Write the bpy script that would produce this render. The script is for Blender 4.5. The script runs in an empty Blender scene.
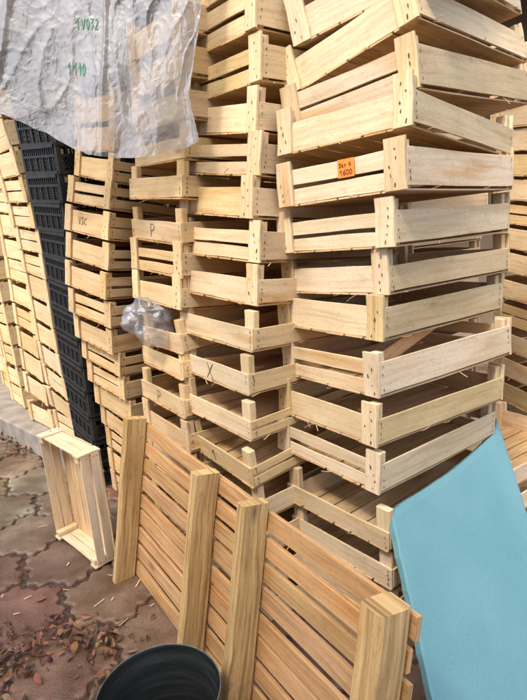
import bpy, math, random
from mathutils import Vector, Matrix, noise

# ------------------------------------------------------------------ camera, light, exposure
S = bpy.context.scene
ROOT = S.collection
EYE = 1.33                                    # eye height above the paving, metres
PITCH, ROLL = math.radians(13.4158), math.radians(-4.2670)
cam_d = bpy.data.cameras.new('camera'); cam = bpy.data.objects.new('camera', cam_d); ROOT.objects.link(cam)
cam_d.sensor_fit = 'HORIZONTAL'; cam_d.sensor_width = 36.0; cam_d.lens = 36.0*540/527
cam_d.clip_start = 0.05; cam_d.clip_end = 300
cp, sp, cr, sr = math.cos(PITCH), math.sin(PITCH), math.cos(ROLL), math.sin(ROLL)
R0 = Matrix(((1,0,0),(0,0,-1),(0,1,0)))
Rp = Matrix(((1,0,0),(0,cp,-sp),(0,sp,cp)))
Rr = Matrix(((cr,-sr,0),(sr,cr,0),(0,0,1)))
RC = Rr @ Rp @ R0
right, down, fwd = RC[0], RC[1], RC[2]
M = Matrix((right, -down, -fwd)).transposed().to_4x4(); M.translation = Vector((0,0,EYE))
cam.matrix_world = M
S.camera = cam

world = bpy.data.worlds.new('World'); S.world = world; world.use_nodes = True
wn = world.node_tree.nodes; wl = world.node_tree.links
SUN_DIR = Vector((-0.50, -0.72, 1.12)).normalized()          # towards the sun
sky = wn.new('ShaderNodeTexSky'); sky.sky_type = 'NISHITA'; sky.sun_disc = False
sky.sun_elevation = math.asin(SUN_DIR.z); sky.sun_rotation = math.atan2(SUN_DIR.x, SUN_DIR.y)
sky.air_density = 1.0; sky.dust_density = 6.0
wl.new(sky.outputs[0], wn['Background'].inputs[0]); wn['Background'].inputs[1].default_value = 0.15
sun_d = bpy.data.lights.new('sun', 'SUN'); sun = bpy.data.objects.new('sun', sun_d); ROOT.objects.link(sun)
sun_d.energy = 1.1; sun_d.angle = math.radians(11); sun_d.color = (1.0, 0.94, 0.85)
sun.rotation_euler = (-SUN_DIR).to_track_quat('-Z', 'Y').to_euler()
S.view_settings.view_transform = 'Standard'; S.view_settings.look = 'None'
S.view_settings.gamma = 1; S.view_settings.use_curve_mapping = False
S.view_settings.exposure = 1.64
S.render.engine = 'CYCLES'
S.cycles.max_bounces = 14; S.cycles.diffuse_bounces = 9; S.cycles.transparent_max_bounces = 16

# ------------------------------------------------------------------ materials
def new_mat(name, rough=0.8):
    m = bpy.data.materials.new(name); m.use_nodes = True
    n = m.node_tree.nodes; b = n['Principled BSDF']; b.inputs['Roughness'].default_value = rough
    return m, n, m.node_tree.links, b
def N(n, t, **kw):
    x = n.new(t)
    for k, v in kw.items(): setattr(x, k, v)
    return x
def ramp(n, stops):
    r = n.new('ShaderNodeValToRGB'); e = r.color_ramp.elements
    while len(e) < len(stops): e.new(0.5)
    for s, (p, c) in zip(e, stops): s.position = p; s.color = (*c, 1) if len(c) == 3 else c
    return r
def mixc(n, l, kind, fac, a, b):
    m = n.new('ShaderNodeMix'); m.data_type = 'RGBA'; m.blend_type = kind
    def put(i, v):
        if hasattr(v, 'is_linked') or hasattr(v, 'links'): l.new(v, m.inputs[i])
        elif isinstance(v, (int, float)): m.inputs[i].default_value = v
        else: m.inputs[i].default_value = (*v, 1)
    put(0, fac); put(6, a); put(7, b)
    return m.outputs[2]

def wood(name, light, mid, dark, grain=1.0, knots=True, stain=0.35, rough=0.75, bump=0.25, rays=70):
    m, n, l, b = new_mat(name, rough)
    uv = N(n, 'ShaderNodeUVMap'); uv.uv_map = 'uv'
    def mapped(sx, sy):
        mp = N(n, 'ShaderNodeMapping'); mp.inputs['Scale'].default_value = (sx, sy, 1); l.new(uv.outputs[0], mp.inputs[0]); return mp.outputs[0]
    # long wavy fibre
    wob = N(n, 'ShaderNodeTexNoise'); wob.inputs['Scale'].default_value = 1; wob.inputs['Detail'].default_value = 2; l.new(mapped(4, 14), wob.inputs[0])
    add = N(n, 'ShaderNodeVectorMath', operation='MULTIPLY_ADD'); l.new(wob.outputs['Color'], add.inputs[0]); add.inputs[1].default_value = (0, .035, 0); l.new(uv.outputs[0], add.inputs[2])
    mp = N(n, 'ShaderNodeMapping'); mp.inputs['Scale'].default_value = (3.0, rays, 1); l.new(add.outputs[0], mp.inputs[0])
    g = N(n, 'ShaderNodeTexNoise'); g.inputs['Scale'].default_value = 1; g.inputs['Detail'].default_value = 5; g.inputs['Roughness'].default_value = .6; l.new(mp.outputs[0], g.inputs[0])
    r = ramp(n, [(0.28, dark), (0.5, mid), (0.68, light)]); l.new(g.outputs[0], r.inputs[0])
    # broad tone
    bt = N(n, 'ShaderNodeTexNoise'); bt.inputs['Scale'].default_value = 1; bt.inputs['Detail'].default_value = 3; l.new(mapped(3.5, 9), bt.inputs[0])
    br = ramp(n, [(0.3, (0.80, 0.72, 0.62)), (0.62, (1.06, 1.04, 1.02))]); l.new(bt.outputs[0], br.inputs[0])
    c = mixc(n, l, 'MULTIPLY', stain*1.6 if stain < .6 else 1.0, r.outputs[0], br.outputs[0])
    hw = N(n, 'ShaderNodeTexNoise'); hw.inputs['Scale'].default_value = 1; hw.inputs['Detail'].default_value = 3; l.new(mapped(1.6, 13), hw.inputs[0])
    hr = ramp(n, [(0.60, (1, 1, 1)), (0.70, (0.86, 0.70, 0.50))]); l.new(hw.outputs[0], hr.inputs[0])
    c = mixc(n, l, 'MULTIPLY', .9, c, hr.outputs[0])
    gy = N(n, 'ShaderNodeTexNoise'); gy.inputs['Scale'].default_value = 1; gy.inputs['Detail'].default_value = 6; gy.inputs['Roughness'].default_value = .7; l.new(mapped(12, 26), gy.inputs[0])
    gr = ramp(n, [(0.56, (1, 1, 1)), (0.70, (0.74, 0.70, 0.66))]); l.new(gy.outputs[0], gr.inputs[0])
    c = mixc(n, l, 'MULTIPLY', .8, c, gr.outputs[0])
    # fine specks and saw fuzz
    sp_ = N(n, 'ShaderNodeTexNoise'); sp_.inputs['Scale'].default_value = 1; sp_.inputs['Detail'].default_value = 3; l.new(mapped(60, 420), sp_.inputs[0])
    sr_ = ramp(n, [(0.33, (0.72, 0.66, 0.58)), (0.48, (1, 1, 1))]); l.new(sp_.outputs[0], sr_.inputs[0])
    c = mixc(n, l, 'MULTIPLY', 0.55*grain, c, sr_.outputs[0])
    if knots:
        vo = N(n, 'ShaderNodeTexVoronoi'); vo.inputs['Scale'].default_value = 1; l.new(mapped(3.3, 11), vo.inputs['Vector'])
        vr = ramp(n, [(0.0, (1, 1, 1)), (0.055, (0.55, 0.55, 0.55)), (0.14, (0, 0, 0))]); l.new(vo.outputs['Distance'], vr.inputs[0])
        sel = N(n, 'ShaderNodeMath', operation='GREATER_THAN'); sel.inputs[1].default_value = 0.55
        sx = N(n, 'ShaderNodeSeparateColor'); l.new(vo.outputs['Color'], sx.inputs[0]); l.new(sx.outputs[0], sel.inputs[0])
        mu = N(n, 'ShaderNodeMath', operation='MULTIPLY'); l.new(vr.outputs[0], mu.inputs[0]); l.new(sel.outputs[0], mu.inputs[1])
        c = mixc(n, l, 'MIX', mu.outputs[0], c, (dark[0]*.55, dark[1]*.42, dark[2]*.32))
    oi = N(n, 'ShaderNodeObjectInfo')
    c = mixc(n, l, 'MULTIPLY', 1.0, c, oi.outputs['Color'])
    l.new(c, b.inputs['Base Color'])
    bp = N(n, 'ShaderNodeBump'); bp.inputs['Strength'].default_value = bump; bp.inputs['Distance'].default_value = 0.002
    l.new(g.outputs[0], bp.inputs['Height']); l.new(bp.outputs[0], b.inputs['Normal'])
    b.inputs['Specular IOR Level'].default_value = 0.25
    return m
M_WOOD = wood('pale_crate_wood', (0.80, 0.69, 0.505), (0.75, 0.635, 0.45), (0.61, 0.475, 0.31), bump=.15, stain=.45)
M_POST = wood('pale_post_wood', (0.81, 0.69, 0.49), (0.75, 0.62, 0.425), (0.60, 0.46, 0.29), rays=110, knots=False)
M_SLAT = wood('crate_slat_wood', (0.74, 0.57, 0.36), (0.66, 0.49, 0.29), (0.50, 0.34, 0.18), stain=.5)
M_PAL = wood('pallet_slat_wood', (0.62, 0.41, 0.225), (0.53, 0.325, 0.16), (0.33, 0.18, 0.08), stain=.6, rays=130)
M_BEAM = wood('pallet_beam_wood', (0.70, 0.52, 0.27), (0.55, 0.38, 0.175), (0.20, 0.125, 0.055), stain=.9, rays=85, bump=.6, rough=.8)
def plain(name, col, rough=.7, var=.15, scale=30, bump=0, metal=0):
    m, n, l, b = new_mat(name, rough)
    tc = N(n, 'ShaderNodeTexCoord'); t = N(n, 'ShaderNodeTexNoise'); t.inputs['Scale'].default_value = scale; t.inputs['Detail'].default_value = 6
    l.new(tc.outputs['Object'], t.inputs[0])
    r = ramp(n, [(0.3, tuple(c*(1-var) for c in col)), (0.7, tuple(min(1, c*(1+var)) for c in col))]); l.new(t.outputs[0], r.inputs[0])
    l.new(r.outputs[0], b.inputs['Base Color']); b.inputs['Metallic'].default_value = metal
    if bump:
        bp = N(n, 'ShaderNodeBump'); bp.inputs['Strength'].default_value = bump; bp.inputs['Distance'].default_value = .004
        l.new(t.outputs[0], bp.inputs['Height']); l.new(bp.outputs[0], b.inputs['Normal'])
    return m
M_NAIL = plain('nail_rust', (0.075, 0.04, 0.022), .6, .4, 200)
M_INK = plain('marker_ink', (0.035, 0.03, 0.035), .6)
M_BLACK = plain('black_plastic', (0.013, 0.015, 0.017), .5, .6, 35)
m, n, l, b = new_mat('bucket_plastic', .42); M_BUCKET = m
tc = N(n, 'ShaderNodeTexCoord'); mp = N(n, 'ShaderNodeMapping'); mp.inputs['Scale'].default_value = (5, 5, 55); l.new(tc.outputs['Object'], mp.inputs[0])
t = N(n, 'ShaderNodeTexNoise'); t.inputs['Scale'].default_value = 1; t.inputs['Detail'].default_value = 7; t.inputs['Roughness'].default_value = .65; l.new(mp.outputs[0], t.inputs[0])
r = ramp(n, [(0.42, (0.011, 0.013, 0.0125)), (0.6, (0.022, 0.026, 0.024)), (.74, (0.055, 0.06, 0.056))]); l.new(t.outputs[0], r.inputs[0]); l.new(r.outputs[0], b.inputs['Base Color'])
bp = N(n, 'ShaderNodeBump'); bp.inputs['Strength'].default_value = .3; bp.inputs['Distance'].default_value = .002; l.new(t.outputs[0], bp.inputs['Height']); l.new(bp.outputs[0], b.inputs['Normal'])
M_TAG = plain('orange_paper', (0.95, 0.27, 0.03), .6, .05)
M_TAGINK = plain('tag_ink', (0.12, 0.02, 0.01), .6)
M_GREEN = plain('green_print', (0.10, 0.30, 0.19), .5, .3, 60)
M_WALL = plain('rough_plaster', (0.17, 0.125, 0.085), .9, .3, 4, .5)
M_RIM = plain('worn_plastic_rim', (0.11, 0.115, 0.11), .5, .4, 60)
M_BLOCKER = plain('sun_blocker_plaster', (0.52, 0.46, 0.38), .9, .1, 3, .3)
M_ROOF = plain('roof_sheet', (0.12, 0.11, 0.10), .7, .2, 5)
M_CONC = plain('old_concrete', (0.25, 0.225, 0.195), .9, .35, 9, .8)

# blue board
m, n, l, b = new_mat('blue_painted_foam', .62); M_BLUE = m
tc = N(n, 'ShaderNodeTexCoord')
t1 = N(n, 'ShaderNodeTexNoise'); t1.inputs['Scale'].default_value = 4; t1.inputs['Detail'].default_value = 5; l.new(tc.outputs['Object'], t1.inputs[0])
r1 = ramp(n, [(0.3, (0.115, 0.275, 0.305)), (0.7, (0.150, 0.325, 0.350))]); l.new(t1.outputs[0], r1.inputs[0])
t2 = N(n, 'ShaderNodeTexNoise'); t2.inputs['Scale'].default_value = 90; t2.inputs['Detail'].default_value = 4; t2.inputs['Roughness'].default_value = .7; l.new(tc.outputs['Object'], t2.inputs[0])
r2 = ramp(n, [(0.70, (0, 0, 0)), (0.76, (1, 1, 1))]); l.new(t2.outputs[0], r2.inputs[0])
l.new(mixc(n, l, 'MIX', r2.outputs[0], r1.outputs[0], (0.25, 0.45, 0.49)), b.inputs['Base Color'])
bp = N(n, 'ShaderNodeBump'); bp.inputs['Strength'].default_value = .5; bp.inputs['Distance'].default_value = .004; l.new(t2.outputs[0], bp.inputs['Height']); l.new(bp.outputs[0], b.inputs['Normal'])

# polythene
def poly_mat(name, dens, tint, rough, bumpd=.005, gl_k=.35):
    m = bpy.data.materials.new(name); m.use_nodes = True; n = m.node_tree.nodes; l = m.node_tree.links
    n.remove(n['Principled BSDF']); out = n['Material Output']
    tc = N(n, 'ShaderNodeTexCoord')
    w = N(n, 'ShaderNodeTexNoise'); w.inputs['Scale'].default_value = 5; w.inputs['Detail'].default_value = 7; w.inputs['Roughness'].default_value = .62; w.inputs['Distortion'].default_value = .8
    l.new(tc.outputs['Object'], w.inputs[0])
    v = N(n, 'ShaderNodeTexNoise'); v.inputs['Scale'].default_value = 22; v.inputs['Detail'].default_value = 6; v.inputs['Distortion'].default_value = 1.5; l.new(tc.outputs['Object'], v.inputs[0])
    hs = N(n, 'ShaderNodeMath', operation='MULTIPLY_ADD'); l.new(v.outputs[0], hs.inputs[0]); hs.inputs[1].default_value = .35; l.new(w.outputs[0], hs.inputs[2])
    bp = N(n, 'ShaderNodeBump'); bp.inputs['Strength'].default_value = 1; bp.inputs['Distance'].default_value = bumpd; l.new(hs.outputs[0], bp.inputs['Height'])
    d = N(n, 'ShaderNodeBsdfDiffuse'); d.inputs['Color'].default_value = (*tint, 1)
    tr = N(n, 'ShaderNodeBsdfTranslucent'); tr.inputs['Color'].default_value = (*tint, 1)
    gl = N(n, 'ShaderNodeBsdfGlossy'); gl.inputs['Roughness'].default_value = rough; gl.inputs['Color'].default_value = (.9, .9, .9, 1)
    tp = N(n, 'ShaderNodeBsdfTransparent'); tp.inputs['Color'].default_value = (.93, .93, .92, 1)
    for s in (d, gl, tr): l.new(bp.outputs[0], s.inputs['Normal'])
    a = N(n, 'ShaderNodeMixShader'); a.inputs[0].default_value = .35; l.new(d.outputs[0], a.inputs[1]); l.new(tr.outputs[0], a.inputs[2])
    fr = N(n, 'ShaderNodeFresnel'); fr.inputs[0].default_value = 1.5; l.new(bp.outputs[0], fr.inputs['Normal'])
    fm = N(n, 'ShaderNodeMath', operation='MULTIPLY_ADD'); l.new(fr.outputs[0], fm.inputs[0]); fm.inputs[1].default_value = gl_k; fm.inputs[2].default_value = .0; fm.use_clamp = True
    r = ramp(n, [(0.36, (dens*.5,)*3), (0.5, (dens*.9,)*3), (0.62, (min(1, dens*1.2),)*3)]); l.new(w.outputs[0], r.inputs[0])
    bmix = N(n, 'ShaderNodeMixShader'); l.new(r.outputs[0], bmix.inputs[0]); l.new(tp.outputs[0], bmix.inputs[1]); l.new(a.outputs[0], bmix.inputs[2])
    c = N(n, 'ShaderNodeMixShader'); l.new(fm.outputs[0], c.inputs[0]); l.new(bmix.outputs[0], c.inputs[1]); l.new(gl.outputs[0], c.inputs[2])
    l.new(c.outputs[0], out.inputs[0]); return m
M_POLY = poly_mat('milky_polythene', .62, (.36, .35, .34), .42, .007, .22)
M_BAG = poly_mat('crumpled_clear_film', .26, (.50, .50, .51), .32, .004, .25)

# ------------------------------------------------------------------ mesh builder
class MB:
    def __init__(s): s.v = []; s.f = []; s.uv = []; s.mi = []
    def quad(s, idx, uvs, mi=0): s.f.append(tuple(idx)); s.uv.extend(uvs); s.mi.append(mi)
    def board(s, o, a, w, t, L, W, T, seg=5, bow=0.0, wig=0.0008, rnd=random, mi=0, rag=0.0, kerf=0.0):
        """o corner; a,w,t unit axes (length, width, thickness)"""
        o, a, w, t = map(Vector, (o, a, w, t)); base = len(s.v)
        uo, vo = rnd.uniform(0, 50), rnd.uniform(0, 50)
        c = min(W, T)*.12
        ph = [rnd.uniform(0, 6.28) for _ in range(4)]
        ring = [(c,0),(W-c,0),(W,c),(W,T-c),(W-c,T),(c,T),(0,T-c),(0,c)]
        per = [0]
        for i in range(8):
            p, q = ring[i], ring[(i+1) % 8]; per.append(per[-1]+math.dist(p, q))
        e0, e1 = rnd.uniform(0, rag), rnd.uniform(0, rag)
        for i in range(seg+1):
            u = i/seg; x = -e0 + u*(L+e0+e1)
            off = bow*4*u*(1-u)
            wl_ = wig*(math.sin(ph[0]+u*5)+.5*math.sin(ph[1]+u*13)); wr = wig*(math.sin(ph[2]+u*6)+.5*math.sin(ph[3]+u*11))
            for (pw, pt) in ring:
                ww = pw + (wl_ if pw < W/2 else wr)
                s.v.append(o + a*(x) + w*ww + t*(pt+off))
        for i in range(seg):
            for k in range(8):
                k2 = (k+1) % 8
                A = base+i*8+k; B = base+i*8+k2; C = base+(i+1)*8+k2; D = base+(i+1)*8+k
                x0, x1 = i/seg*L, (i+1)/seg*L
                s.quad((A, D, C, B), [(uo+x0, vo+per[k]), (uo+x1, vo+per[k]), (uo+x1, vo+per[k+1]), (uo+x0, vo+per[k+1])], mi)
        for end, i in ((0, 0), (1, seg)):
            ids = [base+i*8+k for k in range(8)]
            if end: ids = ids[::-1]
            rr = ring[::-1] if end else ring
            s.f.append(tuple(ids)); s.uv.extend([(uo+3+p[0]*.3, vo+p[1]) for p in rr]); s.mi.append(mi)
    def box(s, o, a, w, t, L, W, T, mi=0):
        o, a, w, t = map(Vector, (o, a, w, t)); b = len(s.v)
        for k in range(8):
            s.v.append(o + a*(L*(k & 1)) + w*(W*((k >> 1) & 1)) + t*(T*((k >> 2) & 1)))
        for f in ((0,2,3,1),(4,5,7,6),(0,1,5,4),(2,6,7,3),(0,4,6,2),(1,3,7,5)):
            s.quad([b+i for i in f], [(0,0),(.01,0),(.01,.01),(0,.01)], mi)
    def raw(s, vs, fs, mi=0, uvf=None):
        b = len(s.v); s.v.extend(Vector(v) for v in vs)
        for f in fs:
            s.f.append(tuple(b+i for i in f)); s.uv.extend([(vs[i][0], vs[i][1]) if uvf is None else uvf(i) for i in f]); s.mi.append(mi)
    def build(s, name, mats, parent=None, smooth=False, color=None):
        me = bpy.data.meshes.new(name); me.from_pydata([tuple(v) for v in s.v], [], s.f)
        uvl = me.uv_layers.new(name='uv'); uvl.data.foreach_set('uv', [x for p in s.uv for x in p])
        if not isinstance(mats, (list, tuple)): mats = [mats]
        for m_ in mats: me.materials.append(m_)
        me.polygons.foreach_set('material_index', s.mi)
        if smooth: me.polygons.foreach_set('use_smooth', [True]*len(me.polygons))
        me.update()
        o = bpy.data.objects.new(name, me); ROOT.objects.link(o)
        if parent: o.parent = parent
        if color: o.color = (*color, 1)
        return o
def tag(o, label=None, cat=None, group=None, kind=None):
    if label: o['label'] = label
    if cat: o['category'] = cat
    if group: o['group'] = group
    if kind: o['kind'] = kind
    return o
def empty(name, loc=(0,0,0), mat=None):
    e = bpy.data.objects.new(name, None); ROOT.objects.link(e); e.empty_display_size = .05
    if mat is not None: e.matrix_world = mat
    else: e.location = loc
    return e
X, Y, Z = Vector((1,0,0)), Vector((0,1,0)), Vector((0,0,1))

# ------------------------------------------------------------------ handwriting strokes (polylines in a 0..1 box)
GLYPH = {
 'P': [[(0,0),(.04,1)],[(.02,.98),(.45,1.0),(.7,.8),(.5,.52),(.05,.48)]],
 'X': [[(0,0),(.8,1)],[(.1,1),(.7,-.05)]],
 'V': [[(0,1),(.28,0),(.6,1)]],
 'Z': [[(0,.95),(.5,1),(.2,.55),(.55,.35),(.3,0),(0,.1)]],
 'C': [[(.6,.95),(.2,.8),(0,.45),(.25,.08),(.6,.05)]],
 '1': [[(0,.6),(.35,1),(.4,0)]],
 '6': [[(.55,1),(.1,.6),(.05,.2),(.3,0),(.6,.2),(.45,.5),(.1,.4)]],
 '0': [[(.3,1),(.05,.7),(.05,.25),(.3,0),(.58,.3),(.55,.75),(.3,1)]],
 '2': [[(0,.8),(.3,1),(.55,.75),(0,0),(.6,.05)]],
 'k': [[(.05,1),(.05,0)],[(.5,.65),(.08,.35),(.55,0)]],
 'r': [[(.05,.65),(.1,0)],[(.08,.4),(.3,.65),(.5,.6)]],
 '4': [[(.1,1),(.0,.45),(.6,.45)],[(.5,1),(.45,0)]],
 't': [[(.25,1),(.22,.05),(.5,.05)],[(0,.65),(.55,.68)]],
 'i': [[(.1,.65),(.1,0)]],
 'S': [[(.55,.9),(.2,1),(.05,.7),(.5,.4),(.4,.05),(0,.1)]],
 '~': [[(0,.4),(.3,.52),(.6,.42),(1.0,.55)]],
 '/': [[(0,0),(.25,1)]],
}
def writing(mb, text, o, a, u, nrm, size, adv=.85, wd=.0012, mi=0):
    """ribbons standing 0.6 mm proud of a surface"""
    o, a, u, nrm = map(Vector, (o, a, u, nrm)); x = 0
    for ch in text:
        if ch == ' ': x += .5*size; continue
        for st in GLYPH[ch]:
            for p, q in zip(st, st[1:]):
                P = o+a*(x+p[0]*size)+u*(p[1]*size); Q = o+a*(x+q[0]*size)+u*(q[1]*size)
                d = (Q-P); L = d.length; d.normalize(); w = nrm.cross(d)
                mb.box(P-w*wd/2-d*wd*.4, d, w, nrm, L+wd*.8, wd, .0006, mi)
        x += adv*size

# ------------------------------------------------------------------ wooden crate
# local frame: origin at the near bottom corner, x along the long side, y along the short end, z up
def nails(mb, pts, axis, rnd, mi=1, big=1.0):
    """dark rusty nail heads with a short stain"""
    for (p, up, sidev) in pts:
        s_ = rnd.uniform(.0030, .0046)*big; L = s_*rnd.uniform(1.0, 3.2); s_ *= rnd.uniform(.5, .95)
        p = Vector(p)+Vector(up)*rnd.uniform(-.003, .003)+Vector(sidev)*rnd.uniform(-.002, .002)
        q = rnd.uniform(-.35, .35); U = (Vector(up)*math.cos(q)+Vector(sidev)*math.sin(q)).normalized(); V_ = Vector(axis).cross(U).normalized(); A_ = Vector(axis)
        b0 = len(mb.v); pts = ((0, -.5), (.55, -.30), (.5, .35), (.1, .5), (-.45, .32), (-.55, -.22))
        for (k1, k2) in pts: mb.v.append(p+V_*s_*k1+U*L*k2+A_*.0007)
        mb.f.append(tuple(range(b0, b0+6))); mb.uv.extend([(0, 0)]*6); mb.mi.append(mi)
def crate_parts(root, a, b, h, kind, two_u, two_v, rnd, tint, text=None, hb=None, far_v=None, gapw=None):
    hb = hb or rnd.uniform(.64, .72); top = h*hb; z0 = .0062
    def col():
        g = rnd.uniform(.88, 1.04); k = rnd.uniform(-.03, .05)
        if rnd.random() < .13: g *= .92; k += .12
        return (tint[0]*g, tint[1]*g*(1-k*.4), tint[2]*g*(1-k*1.6))
    th = .006; pw = min(.056, a*.14)
    # bottom slats run the long way, ragged ends
    ms = MB(); ns = 6; gap = .004
    w_ = (a - gap*(ns-1))/ns; y = 0
    for i in range(ns):
        ww = w_*rnd.uniform(.93, 1.04); ww = min(ww, a-y)
        ms.board((-.001+(.001 if kind == 'A' else -.005), y, rnd.uniform(0, .0008)), X, Y, Z, b+.002, ww, .0045, 5, rnd.uniform(-.002, 0), .0012, rnd, rag=.005)
        y += w_+gap
    for _ in range(rnd.randint(2, 6)):                      # torn fibres left on the sawn edges
        L = rnd.uniform(.012, .045)
        if rnd.random() < .5: p = Vector((rnd.uniform(.02, b-.05), -.006, rnd.uniform(0, .006))); d = Vector((rnd.uniform(-1, 1), rnd.uniform(-.5, -.05), rnd.uniform(-.25, .25)))
        else: p = Vector((-.004, rnd.uniform(.03, a-.03), rnd.uniform(0, .006))); d = Vector((rnd.uniform(-.5, -.05), rnd.uniform(-1, 1), rnd.uniform(-.3, .2)))
        d.normalize(); sd = d.cross(Z).normalized()
        ms.board(p, d, sd, sd.cross(d), L, rnd.uniform(.0012, .003), .001, 3, rnd.uniform(-.004, .004), 0, rnd)
    ms.build('bottom_slats', M_SLAT, root, color=col())
    def panel(name, o, ax, wid, thk, L, two, nail_x, nrm, label=None, txt=None):
        mp = MB(); z0 = .0105 if name == 'side_panel' else .0062
        if two:
            g = gapw or rnd.uniform(.006, .014); bh = (top-z0-g)/2
            rows = [(z0, bh*rnd.uniform(.95, 1.05)), (z0+bh+g, bh)]
        else: rows = [(z0, top-z0)]
        for (zz, bh) in rows:
            mp.board(Vector(o)+Z*zz, ax, wid, thk, L, bh, th*rnd.uniform(.8, 1.1), 7, rnd.uniform(-.0015, .003), .0009, rnd)
            for nx in nail_x:
                k = 2 if two else 4
                for q in range(k):
                    zq = zz+bh*(q+.7)/(k+.4)
                    if rnd.random() < .9: nails(mp, [(Vector(o)+Vector(ax)*nx+Z*zq+Vector(nrm)*(.0065 if Vector(nrm).dot(thk) > 0 else 0.0006), Z, ax)], nrm, rnd)
        ob = mp.build(name, [M_WOOD, M_NAIL], root, color=col())
        if txt:
            mt = MB(); t_, tx, tz, sz = txt
            nn = Vector(nrm); face = Vector(o)+(Vector(thk)*th if nn.dot(thk) > 0 else Vector((0,0,0)))+nn*.0012
            # text reads left to right seen from outside
            writing(mt, t_, face+Vector(ax)*tx+Z*tz, -Vector(ax), Z, nn, sz, adv=.8, wd=.0022)
            mt.build('marker_writing', M_INK, ob)
        return ob
    if kind == 'A':
        ux, ul = 0.0, a
        panel('end_panel', (ux, .004, 0), Y, Z, X, a-.008, two_u, [], (-1,0,0), txt=text)
        panel('end_panel', (b-th, .004, 0), Y, Z, X, a-.008, two_u, [.03, a-.04], (1,0,0))
        panel('side_panel', (0.0, -th, 0), X, Z, Y, b, two_v, [.010, b-.012], (0,-1,0))
        panel('side_panel', (0.0, a, 0), X, Z, Y, b, two_v if far_v is None else far_v, [.010, b-.012], (0,1,0))
        for (xx, sgn) in ((0, -1), (b, 1)):
            for yy in (0, a-pw):
                mpst = MB()
                tt = .009; w2 = pw*rnd.uniform(.9, 1.08)
                y0 = -th if yy == 0 else a-w2+th
                mpst.board((xx-(tt if sgn < 0 else 0), y0, .003), Z, Y, X, h-.004, w2, tt, 4, rnd.uniform(-.001, .002), .0012, rnd, rag=.001)
                # inner block
                ix = .0065 if sgn < 0 else b-.0065-.020
                iy = .002 if yy == 0 else a-.034
                mpst.board((ix, iy, z0), Z, Y, X, h-.008-rnd.uniform(0, .006), .032, .020, 3, 0, .0006, rnd)
                for q in range(rnd.choice((3, 4, 5))):
                    nails(mpst, [((xx+sgn*(tt+.0004 if sgn < 0 else tt), y0+w2*rnd.uniform(.25, .75), h*(.12+.17*q)), Z, Y)], (sgn,0,0), rnd, big=1.1)
                mpst.build('post', [M_POST, M_NAIL], root, color=col())
    else:
        panel('end_panel', (-th, -.003, 0), Y, Z, X, a+.006, two_u, [.012, a-.008], (-1,0,0), txt=text)
        panel('end_panel', (b, -.003, 0), Y, Z, X, a+.006, two_u, [.012, a-.008], (1,0,0))
        panel('side_panel', (0, -th, 0), X, Z, Y, b, two_v, [.012, b-.012], (0,-1,0))
        panel('side_panel', (0, a, 0), X, Z, Y, b, two_v, [.012, b-.012], (0,1,0))
        for xx in (.0005, b-.0245):
            for yy in (.001, a-.047):
                mpst = MB()
                mpst.board((xx, yy, z0), Z, Y, X, h-.007, .046, .024, 4, 0, .0008, rnd)
                mpst.build('post', [M_POST, M_NAIL], root, color=col())
def frame_matrix(c):
    x, y, z, yaw, tx, ty = c
    v = Vector((math.cos(yaw), math.sin(yaw), ty)).normalized(); u = Vector((-math.sin(yaw), math.cos(yaw), tx)).normalized()
    w = v.cross(u).normalized(); u = w.cross(v)
    m_ = Matrix((v, u, w)).transposed().to_4x4(); m_.translation = Vector((x, y, z+EYE)); return m_

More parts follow.
